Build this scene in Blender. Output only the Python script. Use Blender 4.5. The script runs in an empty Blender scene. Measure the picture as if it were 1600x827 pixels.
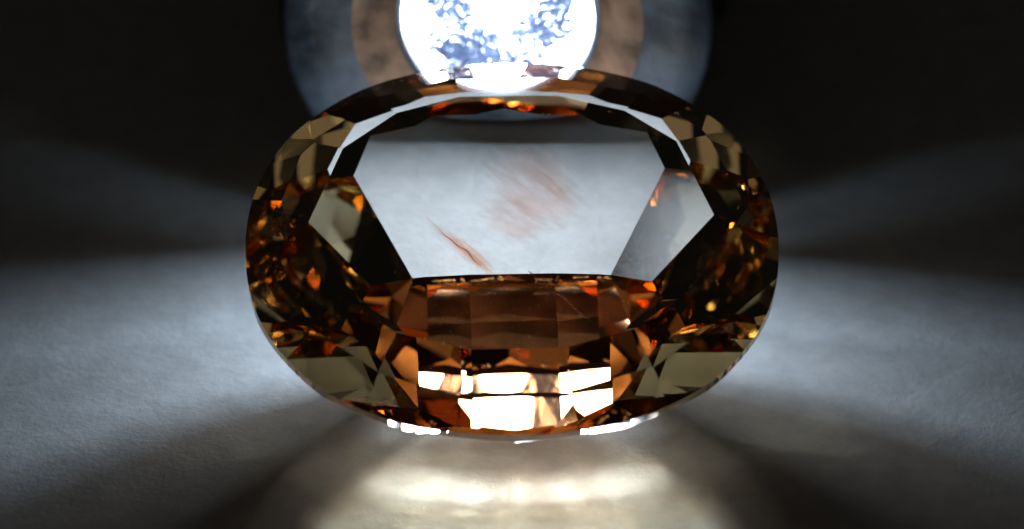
import bpy, math, random
import numpy as np
from mathutils import Vector, Matrix, noise

random.seed(7)
MM = 0.001
S = bpy.context.scene
C = S.collection
R = math.radians

# ------------------------------------------------------------------ camera
ELEV = 29.0
CAM_DIST = 150.0
TARGET = Vector((0.0, 0.68, 4.22))          # mm
cam_data = bpy.data.cameras.new('camera')
cam = bpy.data.objects.new('camera', cam_data)
C.objects.link(cam)
cdir = Vector((0, -math.cos(R(ELEV)), math.sin(R(ELEV))))
cam.location = (TARGET + cdir * CAM_DIST) * MM
cam.rotation_euler = (R(90 - ELEV), 0, 0)
cam_data.sensor_width = 36
cam_data.lens = 36 * CAM_DIST / 31.0
cam_data.clip_start = 0.001
cam_data.clip_end = 10
cam_data.dof.use_dof = True
cam_data.dof.focus_distance = (CAM_DIST - 1.0) * MM
cam_data.dof.aperture_fstop = 58.0
S.camera = cam

# ------------------------------------------------------------------ world (dark room)
w = bpy.data.worlds.new('World')
S.world = w
w.use_nodes = True
bg = w.node_tree.nodes['Background']
bg.inputs['Color'].default_value = (0.9, 0.95, 1.0, 1)
bg.inputs['Strength'].default_value = 0.005

# ------------------------------------------------------------------ dim warm room lamp behind the camera
rl = bpy.data.lights.new('room_lamp', 'AREA')
rl.shape = 'RECTANGLE'
rl.size, rl.size_y = 0.30, 0.15
rl.energy = 0.036
rl.color = (1.0, 0.78, 0.54)
ro = bpy.data.objects.new('room_lamp', rl)
C.objects.link(ro)
ro.location = (-0.05, -0.44, 0.15)
ro.rotation_euler = (Vector((0, 0, 0.004)) - ro.location).to_track_quat('-Z', 'Y').to_euler()

# ------------------------------------------------------------------ render
S.render.engine = 'CYCLES'
S.view_settings.view_transform = 'Standard'
S.view_settings.look = 'None'
S.view_settings.exposure = 0.0
S.view_settings.gamma = 1.0
cy = S.cycles
cy.max_bounces = 40
cy.transmission_bounces = 36
cy.glossy_bounces = 36
cy.diffuse_bounces = 3
cy.caustics_refractive = True
cy.caustics_reflective = True
cy.blur_glossy = 0.0
cy.sample_clamp_indirect = 30.0
cy.use_denoising = True
cy.use_adaptive_sampling = False
try:
    cy.use_guiding = True
    cy.use_surface_guiding = True
except Exception:
    pass

# ------------------------------------------------------------------ helpers
def new_mat(name):
    m = bpy.data.materials.new(name)
    m.use_nodes = True
    nt = m.node_tree
    nt.nodes.clear()
    out = nt.nodes.new('ShaderNodeOutputMaterial')
    return m, nt, out

def node(nt, typ, **kw):
    n = nt.nodes.new(typ)
    for k, v in kw.items():
        if k.startswith('i_'):
            n.inputs[k[2:].replace('_', ' ')].default_value = v
        else:
            setattr(n, k, v)
    return n

def mesh_obj(name, verts, faces, mat, parent=None, smooth=False):
    me = bpy.data.meshes.new(name)
    me.from_pydata([tuple(Vector(v) * MM) for v in verts], [], faces)
    me.update()
    if smooth:
        for p in me.polygons:
            p.use_smooth = True
    o = bpy.data.objects.new(name, me)
    C.objects.link(o)
    if mat:
        me.materials.append(mat)
    if parent is not None:
        o.parent = parent
    return o

def empty(name, loc, label, cat):
    o = bpy.data.objects.new(name, None)
    C.objects.link(o)
    o.location = Vector(loc) * MM
    o.empty_display_size = 0.005
    o['label'] = label
    o['category'] = cat
    return o

def ramp(nt, stops):
    r = nt.nodes.new('ShaderNodeValToRGB')
    els = r.color_ramp.elements
    while len(els) < len(stops):
        els.new(0.5)
    for e, (p, c) in zip(els, stops):
        e.position = p
        e.color = c if len(c) == 4 else (*c, 1)
    return r

# ------------------------------------------------------------------ paper surface
def paper_mat():
    m, nt, out = new_mat('fibrous_paper')
    tc = node(nt, 'ShaderNodeTexCoord')
    b = node(nt, 'ShaderNodeBsdfPrincipled', i_Roughness=0.75)
    n1 = node(nt, 'ShaderNodeTexNoise', i_Scale=900.0, i_Detail=5.0, i_Roughness=0.7)
    n2 = node(nt, 'ShaderNodeTexNoise', i_Scale=4500.0, i_Detail=3.0, i_Roughness=0.6)
    nt.links.new(tc.outputs['Object'], n1.inputs['Vector'])
    nt.links.new(tc.outputs['Object'], n2.inputs['Vector'])
    r = ramp(nt, [(0.3, (0.54, 0.53, 0.515)), (0.7, (0.71, 0.69, 0.675))])
    nt.links.new(n1.outputs['Fac'], r.inputs['Fac'])
    nt.links.new(r.outputs['Color'], b.inputs['Base Color'])
    b1 = node(nt, 'ShaderNodeBump', i_Strength=0.35, i_Distance=0.00014)
    b2 = node(nt, 'ShaderNodeBump', i_Strength=0.5, i_Distance=0.00004)
    nt.links.new(n1.outputs['Fac'], b1.inputs['Height'])
    nt.links.new(n2.outputs['Fac'], b2.inputs['Height'])
    nt.links.new(b1.outputs['Normal'], b2.inputs['Normal'])
    nt.links.new(b2.outputs['Normal'], b.inputs['Normal'])
    b.inputs['Specular IOR Level'].default_value = 0.25
    nt.links.new(b.outputs['BSDF'], out.inputs['Surface'])
    return m

L = 400.0
paper = mesh_obj('paper_surface', [(-L, -L, 0), (L, -L, 0), (L, L, 0), (-L, L, 0)], [(0, 1, 2, 3)], paper_mat())
paper['kind'] = 'structure'
paper['label'] = 'off-white fibrous paper sheet under the gemstone'

# ------------------------------------------------------------------ gemstone
QS = 1.83                     # slightly squared oval
A_, B_ = 8.0, 7.15            # half axes of the girdle, mm
NS = 14

def hsup(nx, ny):
    return (abs(A_ * nx) ** QS + abs(B_ * ny) ** QS) ** (1 / QS)

planes = []                   # (normal, d, kind)
def add_plane(n, d, kind):
    l = math.sqrt(sum(c * c for c in n))
    planes.append((np.array(n) / l, d / l, kind))

JIT = random.Random(11)
def ring(kind, ts, ang, inset, z0, up):
    """facets whose plane passes at height z0 through the girdle oval inset by `inset`."""
    for t in ts:
        tr = R(t)
        n2 = np.array([math.cos(tr) / A_, math.sin(tr) / B_])
        n2 /= np.linalg.norm(n2)
        a = ang(t) if callable(ang) else ang
        if kind != 'girdle':
            a += JIT.uniform(-0.35, 0.35)
            tj = math.atan2(n2[1], n2[0]) + R(JIT.uniform(-0.5, 0.5))
            n2 = np.array([math.cos(tj), math.sin(tj)])
        s = math.sin(R(a)); c = math.cos(R(a)) * (1 if up else -1)
        d = (hsup(*n2) - inset) * s + z0 * c
        add_plane((n2[0] * s, n2[1] * s, c), d, kind)

step = 360.0 / NS
def warp(t):                  # facets a little narrower on the long sides
    u = ((t - 90 + 90) % 180) - 90
    return t - u + u * (0.7 + 0.3 * (abs(u) / 90) ** 1.5)
T0 = [warp(90 + step * k) for k in range(NS)]
T1 = [warp(90 + step * (k + 0.5)) for k in range(NS)]
T2 = [warp(90 + step * (k + 0.5) / 2) for k in range(2 * NS)]
GH = 0.15                     # half girdle thickness
H_T = 1.30                    # table height above the girdle plane
TILT = 22.5                   # the stone leans towards the camera
def end_w(t, p):
    return abs(math.cos(R(t))) ** p
def front_w(t):
    return max(0.0, -math.sin(R(t))) ** 0.8
DC = 0.0                     # the crown is flatter at the two ends
CR0, CR1, CR2, CIN = 32.0, 30.0, 24.0, 1.1
add_plane((0, 0, 1), H_T, 'table_facet')
ring('crown_break_facet', T2, lambda t: CR0 - DC * end_w(t, 1.5), 0.0, GH, True)
ring('crown_girdle_facet', T0, lambda t: CR1 - DC * end_w(t, 1.5), 0.03, GH, True)
for t in T0:
    ring('crown_main_facet', [t], CR2 - DC * end_w(t, 1.5), CIN,
         GH + (CIN - 0.03) * math.tan(R(CR1 - DC * end_w(t, 1.5))), True)
TG = [90 + 360.0 / 112 * k for k in range(112)]
ring('girdle', TG, 90.0, 0.0, 0.0, True)
PA, PAF, PAE, PIN, PINE, ZK, YK = 62.0, 52.0, 47.0, 1.7, 3.0, 5.25, 1.3
YKN = 0.6                     # the keel lies a little behind the middle
ZI = GH + PIN * math.tan(R(PA))
def pa(t):
    return PA + (PAF - PA) * front_w(t) + (PAE - PA) * end_w(t, 2)
ring('pavilion_break_facet', T2, lambda t: pa(t) + 4, 0.0, -GH, False)
ring('pavilion_girdle_facet', T1, pa, 0.06, -GH, False)
KEEL = {0: 0.0, 1: 1.3, 2: 2.1, 3: 2.6}
for k, t in enumerate(T0):
    tr = R(t)
    n2 = np.array([math.cos(tr) / A_, math.sin(tr) / B_]); n2 /= np.linalg.norm(n2)
    kk = min(k % 7, 7 - k % 7)
    xk = math.copysign(KEEL[kk], n2[0]) if abs(n2[0]) > 1e-9 else 0.0
    kd = n2[0] * xk + n2[1] * YK
    p = math.atan((ZK - ZI) / (hsup(*n2) - (PIN + (PINE - PIN) * end_w(t, 2)) - kd))
    p += R(3.0) * max(0.0, n2[1]) + R(JIT.uniform(-0.2, 0.2))
    kd = n2[0] * xk + n2[1] * YKN
    add_plane((n2[0] * math.sin(p), n2[1] * math.sin(p), -math.cos(p)), kd * math.sin(p) + ZK * math.cos(p), 'pavilion_main_facet')

def build_polys(planes):
    polys = []
    for i, (n, d, kind) in enumerate(planes):
        p0 = n * d
        u = np.cross(n, [0, 0, 1.0])
        if np.linalg.norm(u) < 1e-6:
            u = np.array([1.0, 0, 0])
        u /= np.linalg.norm(u)
        v = np.cross(n, u)
        poly = [p0 + 60 * (-u - v), p0 + 60 * (u - v), p0 + 60 * (u + v), p0 + 60 * (-u + v)]
        for j, (m, e, _) in enumerate(planes):
            if j == i:
                continue
            out = []
            for k in range(len(poly)):
                a, b = poly[k], poly[(k + 1) % len(poly)]
                da, db = a @ m - e, b @ m - e
                if da <= 1e-9:
                    out.append(a)
                if (da < -1e-9 and db > 1e-9) or (da > 1e-9 and db < -1e-9):
                    out.append(a + (b - a) * (da / (da - db)))
            poly = out
            if len(poly) < 3:
                break
        if len(poly) >= 3:
            polys.append((kind, n, poly))
    return polys

polys = build_polys(planes)
rot = np.array(Matrix.Rotation(R(TILT), 3, 'X') @ Matrix.Rotation(R(1.2), 3, 'Z'))     # +X turn: front edge down
allp = np.array([p for _, _, q in polys for p in q]) @ rot.T
GEM_OFF = np.array([0.0, 0.0, 0.0015 - allp[:, 2].min()])
# shared exact vertices so that facets meet watertight
vkey = {}
def weld(p):
    k = tuple(np.round(p, 3))
    if k not in vkey:
        q = rot @ p + GEM_OFF
        vkey[k] = (float(q[0]), float(q[1]), float(q[2]))
    return vkey[k]

def gem_mat(name, tint, rough=0.0, bump=0.0):
    m, nt, out = new_mat(name)
    geo = node(nt, 'ShaderNodeNewGeometry')
    fr = node(nt, 'ShaderNodeFresnel', i_IOR=1.645)
    gl = node(nt, 'ShaderNodeBsdfGlossy', i_Roughness=rough)
    mixc = node(nt, 'ShaderNodeMix', data_type='RGBA')
    mixc.inputs['A'].default_value = (1, 1, 1, 1)
    mixc.inputs['B'].default_value = (*tint, 1)
    nt.links.new(geo.outputs['Backfacing'], mixc.inputs['Factor'])
    nt.links.new(mixc.outputs['Result'], gl.inputs['Color'])
    body = 0.81
    a2 = node(nt, 'ShaderNodeBsdfRefraction', i_Roughness=rough, i_IOR=1.645)
    a2.inputs['Color'].default_value = (body, body * 0.97, body * 0.94, 1)
    mx = node(nt, 'ShaderNodeMixShader')
    nt.links.new(fr.outputs[0], mx.inputs['Fac'])
    nt.links.new(a2.outputs[0], mx.inputs[1])
    nt.links.new(gl.outputs[0], mx.inputs[2])
    nt.links.new(mx.outputs[0], out.inputs['Surface'])
    return m

TINT_SIDE = (1.0, 0.47, 0.20)     # pleochroic: redder along the stone, olive-gold across it
TINT_MID = (0.93, 0.79, 0.58)
TINT_END = (0.92, 0.85, 0.67)
gm_side = gem_mat('brown_gem_red_axis', TINT_SIDE)
gm_end = gem_mat('brown_gem_olive_axis', TINT_END)
gm_mid = gem_mat('brown_gem_mixed_axis', TINT_MID)

base = Vector((0, 0, 0))
gem = empty('oval_gemstone', base, 'brown oval faceted gemstone leaning on its pavilion on the paper', 'gemstone')
gird = []
for kind, n, poly in polys:
    pts = []
    for p in poly:
        q = weld(p)
        if not pts or (q != pts[-1]):
            pts.append(q)
    if pts[0] == pts[-1]:
        pts.pop()
    if len(pts) < 3:
        continue
    # outward orientation
    nn = rot @ n
    a, b, c = (np.array(pts[i]) for i in (0, 1, 2))
    acc = np.zeros(3)
    for i in range(len(pts)):
        acc += np.cross(np.array(pts[i]), np.array(pts[(i + 1) % len(pts)]))
    if acc @ nn < 0:
        pts = pts[::-1]
    if kind == 'girdle':
        gird.append(pts)
        continue
    side = abs(n[1]) / (abs(n[0]) + abs(n[1]) + 1e-9)
    m = gm_side if (kind == 'pavilion_main_facet' and n[1] < -0.1) else (gm_end if side < 0.45 else gm_mid)
    mesh_obj(kind, pts, [tuple(range(len(pts)))], m, gem)
vs, fs = [], []
for pts in gird:
    i0 = len(vs)
    vs += pts
    fs.append(tuple(range(i0, i0 + len(pts))))
mesh_obj('girdle', vs, fs, gm_mid, gem)

# ---- what lies inside the stone: a feathery veil, fine needles, a rough brown patch; dust on top
def g2w(p):
    q = rot @ np.array(p) + GEM_OFF
    return (float(q[0]), float(q[1]), float(q[2]))

def veil_mat(name, filt, refl, strength, stretch):
    m, nt, out = new_mat(name)
    tc = node(nt, 'ShaderNodeTexCoord')
    n1 = node(nt, 'ShaderNodeTexNoise', i_Scale=6.0, i_Detail=7.0, i_Roughness=0.68, i_Distortion=0.4)
    mp = node(nt, 'ShaderNodeMapping')
    mp.inputs['Scale'].default_value = (0.35, stretch, 1.0)
    nt.links.new(tc.outputs['UV'], mp.inputs['Vector'])
    nt.links.new(mp.outputs[0], n1.inputs['Vector'])
    # fade towards the outline of the veil
    sub = node(nt, 'ShaderNodeVectorMath', operation='SUBTRACT'); sub.inputs[1].default_value = (0.5, 0.5, 0)
    nt.links.new(tc.outputs['UV'], sub.inputs[0])
    ln = node(nt, 'ShaderNodeVectorMath', operation='LENGTH'); nt.links.new(sub.outputs[0], ln.inputs[0])
    mr = node(nt, 'ShaderNodeMapRange')
    mr.inputs['From Min'].default_value = 0.2; mr.inputs['From Max'].default_value = 0.5
    mr.inputs['To Min'].default_value = 0.18; mr.inputs['To Max'].default_value = -0.30
    nt.links.new(ln.outputs['Value'], mr.inputs['Value'])
    ad = node(nt, 'ShaderNodeMath', operation='ADD'); nt.links.new(n1.outputs['Fac'], ad.inputs[0]); nt.links.new(mr.outputs[0], ad.inputs[1])
    r = ramp(nt, [(0.42, (0, 0, 0)), (0.75, (strength,) * 3)])
    nt.links.new(ad.outputs[0], r.inputs['Fac'])
    tp = node(nt, 'ShaderNodeBsdfTransparent')
    tl = node(nt, 'ShaderNodeBsdfTransparent'); tl.inputs['Color'].default_value = (*filt, 1)
    df = node(nt, 'ShaderNodeBsdfDiffuse'); df.inputs['Color'].default_value = (*refl, 1)
    mx = node(nt, 'ShaderNodeMixShader'); mx.inputs[0].default_value = 0.10
    nt.links.new(tl.outputs[0], mx.inputs[1]); nt.links.new(df.outputs[0], mx.inputs[2])
    m2 = node(nt, 'ShaderNodeMixShader')
    nt.links.new(r.outputs['Color'], m2.inputs[0]); nt.links.new(tp.outputs[0], m2.inputs[1]); nt.links.new(mx.outputs[0], m2.inputs[2])
    nt.links.new(m2.outputs[0], out.inputs['Surface'])
    return m

def veil(name, c, u, v, mat, n=14, amp=0.10, seed=0):
    c, u, v = (np.array(q, float) for q in (c, u, v))
    w_ = np.cross(u, v); w_ /= np.linalg.norm(w_)
    vs, fs, uv = [], [], []
    for i in range(n + 1):
        for j in range(n + 1):
            a, b = i / n - 0.5, j / n - 0.5
            h = amp * noise.noise(Vector((a * 5, b * 5, seed)))
            vs.append(g2w(c + u * a * 2 + v * b * 2 + w_ * h)); uv.append((i / n, j / n))
    for i in range(n):
        for j in range(n):
            k = i * (n + 1) + j
            fs.append((k, k + n + 1, k + n + 2, k + 1))
    o = mesh_obj(name, vs, fs, mat, gem, True)
    l = o.data.uv_layers.new(name='UVMap')
    for p in o.data.polygons:
        for li in p.loop_indices:
            l.data[li].uv = uv[o.data.loops[li].vertex_index]
    return o
vm = veil_mat('pale_pink_feather', (1.0, 0.82, 0.77), (0.95, 0.85, 0.82), 1.0, 1.4)
veil('feather_inclusion', (0.72, 1.95, 0.05), (1.75, -1.95, -0.15), (1.35, 1.15, 0.5), vm, seed=1)
veil('feather_inclusion', (1.15, 1.9, 0.0), (1.2, -1.3, -0.1), (0.25, 0.22, 0.1), vm, seed=21)
veil('feather_inclusion', (0.05, 0.75, -0.25), (1.35, -0.8, -0.1), (0.7, 1.0, 0.3), vm, seed=5)
om = veil_mat('orange_streak_mineral', (1.0, 0.72, 0.58), (0.9, 0.6, 0.48), 1.0, 0.8)
veil('streak_inclusion', (-1.55, 0.38, -2.2), (1.55, -1.35, -1.0), (0.17, 0.2, 0.0), om, seed=9, amp=0.06)
veil('streak_inclusion', (-1.30, 0.20, -2.1), (0.95, -0.85, -0.6), (0.30, 0.25, 0.0), om, seed=12, amp=0.06)
veil('streak_inclusion', (1.65, -1.9, -1.95), (0.95, -1.15, 0.05), (0.12, 0.12, 0.0), om, seed=15, amp=0.06)  # extra streak modelled in place of the first streak's reflection below the keel

def plain_mat(name, col, rough=0.6, trans=0.0):
    m, nt, out = new_mat(name)
    df = node(nt, 'ShaderNodeBsdfDiffuse'); df.inputs['Color'].default_value = (*col, 1)
    tl = node(nt, 'ShaderNodeBsdfTransparent'); tl.inputs['Color'].default_value = (*[c ** 0.4 for c in col], 1)
    tc = node(nt, 'ShaderNodeTexCoord')
    n1 = node(nt, 'ShaderNodeTexNoise', i_Scale=3000.0, i_Detail=3.0)
    nt.links.new(tc.outputs['Object'], n1.inputs['Vector'])
    r = ramp(nt, [(0.3, tuple(c * 0.6 for c in col)), (0.7, col)])
    nt.links.new(n1.outputs['Fac'], r.inputs['Fac'])
    nt.links.new(r.outputs['Color'], df.inputs['Color'])
    mx = node(nt, 'ShaderNodeMixShader'); mx.inputs[0].default_value = trans
    nt.links.new(df.outputs[0], mx.inputs[1]); nt.links.new(tl.outputs[0], mx.inputs[2])
    nt.links.new(mx.outputs[0], out.inputs['Surface'])
    return m
def needle(a, b, r0, mat, wob=0.04, seed=0, name='needle_inclusion', seg=22):
    a, b = np.array(a, float), np.array(b, float)
    d = b - a; d /= np.linalg.norm(d)
    e1 = np.cross(d, [0.3, 0.2, 1.0]); e1 /= np.linalg.norm(e1); e2 = np.cross(d, e1)
    vs, fs = [], []
    for i in range(seg + 1):
        f = i / seg
        r_ = r0 * (math.sin(math.pi * min(1, 0.02 + f * 0.96)) ** 0.8) * (0.7 + 0.6 * abs(noise.noise(Vector((f * 9, seed, 0)))))
        c = a + (b - a) * f + e1 * wob * noise.noise(Vector((f * 4, seed, 7)))
        for k in range(6):
            g = k * math.pi / 3
            vs.append(g2w(c + r_ * (e1 * math.cos(g) * 1.8 + e2 * math.sin(g) * 0.5)))
    for i in range(seg):
        for k in range(6):
            k2 = (k + 1) % 6
            fs.append((i * 6 + k, i * 6 + k2, (i + 1) * 6 + k2, (i + 1) * 6 + k))
    return mesh_obj(name, vs, fs, mat, gem, True)
m_needle = plain_mat('orange_needle_mineral', (0.85, 0.40, 0.28), trans=0.72)
m_dark = plain_mat('dark_brown_mineral', (0.16, 0.07, 0.05))
needle((-2.2, 0.95, -1.8), (-0.9, -0.15, -2.6), 0.022, m_needle, seed=4, wob=0.1)
needle((0.45, -0.75, -1.6), (0.95, -1.05, -2.3), 0.025, m_dark, seed=2)
needle((0.95, -1.0, -2.0), (2.35, -2.75, -1.9), 0.028, m_needle, seed=3, wob=0.1)  # stands for the mirror image of the orange needle, built as a mesh

def specks(name, pts, mat, rmin, rmax, rng):
    vs, fs = [], []
    for p in pts:
        r_ = rng.uniform(rmin, rmax)
        q = [np.array(p) + r_ * np.array(d) * rng.uniform(0.6, 1.3) for d in ((1, 0, 0), (-1, 0, 0), (0, 1, 0), (0, -1, 0), (0, 0, 0.8), (0, 0, -0.25))]
        i0 = len(vs)
        vs += [g2w(x) for x in q]
        for t in ((0, 2, 4), (2, 1, 4), (1, 3, 4), (3, 0, 4), (2, 0, 5), (1, 2, 5), (3, 1, 5), (0, 3, 5)):
            fs.append(tuple(i0 + k for k in t))
    o = mesh_obj(name, vs, fs, mat, gem)
    o['kind'] = 'stuff'
    return o
rg = random.Random(5)
m_dust = plain_mat('grey_dust', (0.55, 0.55, 0.55))
pts = []
for _ in range(120):
    x, y = rg.gauss(-0.3, 1.5), rg.gauss(-3.6, 0.8)
    if y > -4.85 and abs(x) < 4:
        pts.append((x, y, H_T + 0.004))
for _ in range(40):
    x, y = rg.uniform(-4.5, 4.5), rg.uniform(-3, 4)
    pts.append((x, y, H_T + 0.004))
specks('surface_dust', pts, m_dust, 0.006, 0.02, rg)
pts = [(-6.75 + rg.gauss(0, 0.22), 0.75 + rg.gauss(0, 0.35), 0.1 + rg.gauss(0, 0.12)) for _ in range(90)]
specks('grain_cluster_inclusion', pts, plain_mat('rusty_grain', (0.5, 0.28, 0.16)), 0.03, 0.09, rg)
# wear along the upper back edge of the girdle
pts = []
for _ in range(70):
    t = R(rg.gauss(96, 17))
    pts.append((A_ * math.cos(t) * 0.985, B_ * math.sin(t) * 0.985, GH + rg.uniform(0.02, 0.14)))
specks('girdle_chips', pts, m_dust, 0.012, 0.035, rg)

# ------------------------------------------------------------------ torch
TY = 10.0            # front plane of the lens, mm
TZ = 7.9             # axis height
TX = -0.45           # the torch stands a little left of the stone's middle
PITCH = 0.0         # tail raised, head pointing slightly down
torch = empty('flashlight', (TX, TY, 0), 'metal flashlight pointing at the gem from behind, lens lit', 'flashlight')
torch.rotation_euler = (R(PITCH), 0, R(-1.5))
# keep the middle of the lens at height TZ above (TX, TY)
lc = torch.rotation_euler.to_matrix() @ Vector((0, 0, TZ))
torch.location = Vector((TX - lc.x, TY - lc.y, TZ - lc.z)) * MM
def lathe(name, prof, mat, seg=96, smooth=True, off=(0, 0)):
    """prof: list of (radius, y); axis along y through (0, TZ)."""
    vs, fs = [], []
    for r_, y in prof:
        for k in range(seg):
            a = 2 * math.pi * k / seg
            vs.append((r_ * math.cos(a) + off[0], y - TY, TZ + r_ * math.sin(a)))
    for i in range(len(prof) - 1):
        for k in range(seg):
            k2 = (k + 1) % seg
            fs.append((i * seg + k, i * seg + k2, (i + 1) * seg + k2, (i + 1) * seg + k))
    return mesh_obj(name, vs, fs, mat, torch, smooth)

def metal_mat(name, col, rough, scale=1500.0, bump=0.3, metal=0.9):
    m, nt, out = new_mat(name)
    tc = node(nt, 'ShaderNodeTexCoord')
    b = node(nt, 'ShaderNodeBsdfPrincipled', i_Metallic=metal, i_Roughness=rough)
    n1 = node(nt, 'ShaderNodeTexNoise', i_Scale=scale, i_Detail=4.0)
    nt.links.new(tc.outputs['Object'], n1.inputs['Vector'])
    r = ramp(nt, [(0.36, tuple(c * 0.3 for c in col)), (0.62, col)])
    nt.links.new(n1.outputs['Fac'], r.inputs['Fac'])
    nt.links.new(r.outputs['Color'], b.inputs['Base Color'])
    bp = node(nt, 'ShaderNodeBump', i_Strength=bump, i_Distance=0.0003)
    nt.links.new(n1.outputs['Fac'], bp.inputs['Height'])
    nt.links.new(bp.outputs['Normal'], b.inputs['Normal'])
    nt.links.new(b.outputs['BSDF'], out.inputs['Surface'])
    return m

black_metal = metal_mat('black_anodised_metal', (0.03, 0.03, 0.033), 0.45)
bronze_metal = metal_mat('worn_bronze_metal', (0.66, 0.44, 0.31), 0.5, metal=0.3, scale=650.0, bump=0.8)
pale_metal = metal_mat('pale_satin_metal', (0.27, 0.32, 0.39), 0.5, scale=420.0, bump=0.8)

def lens_mat():
    m, nt, out = new_mat('lit_textured_lens')
    tc = node(nt, 'ShaderNodeTexCoord')
    n0 = node(nt, 'ShaderNodeTexNoise', i_Scale=420.0, i_Detail=2.0)
    nt.links.new(tc.outputs['Object'], n0.inputs['Vector'])
    n1 = node(nt, 'ShaderNodeTexNoise', i_Scale=2600.0, i_Detail=3.0, i_Roughness=0.6, i_Distortion=2.2)
    nt.links.new(tc.outputs['Object'], n1.inputs['Vector'])
    # radius from the torch axis: the rim of the lens is evenly bright
    sep = node(nt, 'ShaderNodeSeparateXYZ')
    nt.links.new(tc.outputs['Object'], sep.inputs[0])
    zz = node(nt, 'ShaderNodeMath', operation='SUBTRACT'); zz.inputs[1].default_value = TZ * MM
    nt.links.new(sep.outputs['Z'], zz.inputs[0])
    cx = node(nt, 'ShaderNodeCombineXYZ')
    nt.links.new(sep.outputs['X'], cx.inputs['X']); nt.links.new(zz.outputs[0], cx.inputs['Z'])
    ln = node(nt, 'ShaderNodeVectorMath', operation='LENGTH')
    nt.links.new(cx.outputs[0], ln.inputs[0])
    rim = node(nt, 'ShaderNodeMapRange'); rim.interpolation_type = 'SMOOTHSTEP'
    rim.inputs['From Min'].default_value = 2.1 * MM; rim.inputs['From Max'].default_value = 2.95 * MM
    rim.inputs['To Min'].default_value = 0.0; rim.inputs['To Max'].default_value = 0.30
    nt.links.new(ln.outputs['Value'], rim.inputs['Value'])
    add = node(nt, 'ShaderNodeMath', operation='MULTIPLY_ADD')
    add.inputs[1].default_value = 0.55
    nt.links.new(n0.outputs['Fac'], add.inputs[0])
    nt.links.new(n1.outputs['Fac'], add.inputs[2])
    add2 = node(nt, 'ShaderNodeMath', operation='ADD')
    nt.links.new(add.outputs[0], add2.inputs[0]); nt.links.new(rim.outputs[0], add2.inputs[1])
    r = ramp(nt, [(0.58, (0.002, 0.003, 0.006)), (0.76, (0.006, 0.009, 0.018)), (0.85, (0.02, 0.028, 0.04)), (0.92, (0.4, 0.42, 0.45)), (1.04, (1.0, 1.0, 1.0))])
    nt.links.new(add2.outputs[0], r.inputs['Fac'])
    e = node(nt, 'ShaderNodeEmission', i_Strength=48.0)
    nt.links.new(r.outputs['Color'], e.inputs['Color'])
    nt.links.new(e.outputs[0], out.inputs['Surface'])
    return m
RL = 3.0
BEAM = 0.0028          # watts
BEAM_DOWN = 16.0
SPREAD = 156.0
# lens: a crumpled, slightly domed disc
vs, fs = [], []
rings, seg = 26, 120
for i in range(rings + 1):
    r_ = RL * i / rings
    for k in range(seg):
        a = 2 * math.pi * k / seg
        x, z = r_ * math.cos(a), r_ * math.sin(a)
        d = 0.16 * noise.noise(Vector((x * 2.2, z * 2.2, 0))) + 0.08 * noise.noise(Vector((x * 6, z * 6, 3)))
        y = 0.35 * (1 - (i / rings) ** 2) + d * (1 - (i / rings) ** 8)
        vs.append((x, -y + 0.3, TZ + z))
for i in range(rings):
    for k in range(seg):
        k2 = (k + 1) % seg
        fs.append((i * seg + k, i * seg + k2, (i + 1) * seg + k2, (i + 1) * seg + k))
mesh_obj('lens', vs, fs, lens_mat(), torch, True)
lathe('retaining_ring', [(RL, TY + 0.3), (RL + 0.08, TY - 0.05), (RL + 0.25, TY - 0.08)], pale_metal)
lathe('inner_bezel', [(RL + 0.25, TY - 0.08), (RL + 0.3, TY - 0.05), (RL + 0.7, TY - 0.18), (RL + 1.6, TY - 0.40)], bronze_metal)
lathe('bezel_lip', [(RL + 1.6, TY - 0.40), (RL + 1.7, TY - 0.41), (RL + 2.8, TY - 0.50), (RL + 3.6, TY - 0.52), (RL + 3.8, TY - 0.3)], pale_metal)
lathe('barrel', [(RL + 3.8, TY - 0.3), (RL + 3.9, TY + 0.1), (RL + 3.9, TY + 5), (7.9, TY + 7), (7.9, TY + 90), (0.01, TY + 90)], black_metal)
# LED chip seated in the lens, and the torch's collimated beam
def led_mat():
    m, nt, out = new_mat('lit_led_chip')
    e = node(nt, 'ShaderNodeEmission', i_Strength=12.0)
    e.inputs['Color'].default_value = (0.86, 0.94, 1.0, 1)
    nt.links.new(e.outputs[0], out.inputs['Surface'])
    return m
RD = 0.8
vs, fs = [], []
for i in range(9):
    f = math.pi / 2 * i / 8
    for k in range(32):
        g = 2 * math.pi * k / 32
        vs.append((RD * math.sin(f) * math.cos(g), -0.30 - 0.12 * math.cos(f), TZ + 0.5 + RD * math.sin(f) * math.sin(g)))
for i in range(8):
    for k in range(32):
        k2 = (k + 1) % 32
        fs.append((i * 32 + k, i * 32 + k2, (i + 1) * 32 + k2, (i + 1) * 32 + k))
mesh_obj('led_chip', vs, fs, led_mat(), torch, True)
sl = bpy.data.lights.new('torch_beam', 'AREA')
sl.shape = 'DISK'
sl.size = 1.9 * MM
sl.energy = BEAM
sl.color = (0.56, 0.77, 1.0)
sl.spread = R(SPREAD)
so = bpy.data.objects.new('torch_beam', sl)
C.objects.link(so)
so.parent = torch
so.location = Vector((0, -0.5, TZ + 0.45)) * MM
so.rotation_euler = (R(-90 + BEAM_DOWN), 0, 0)
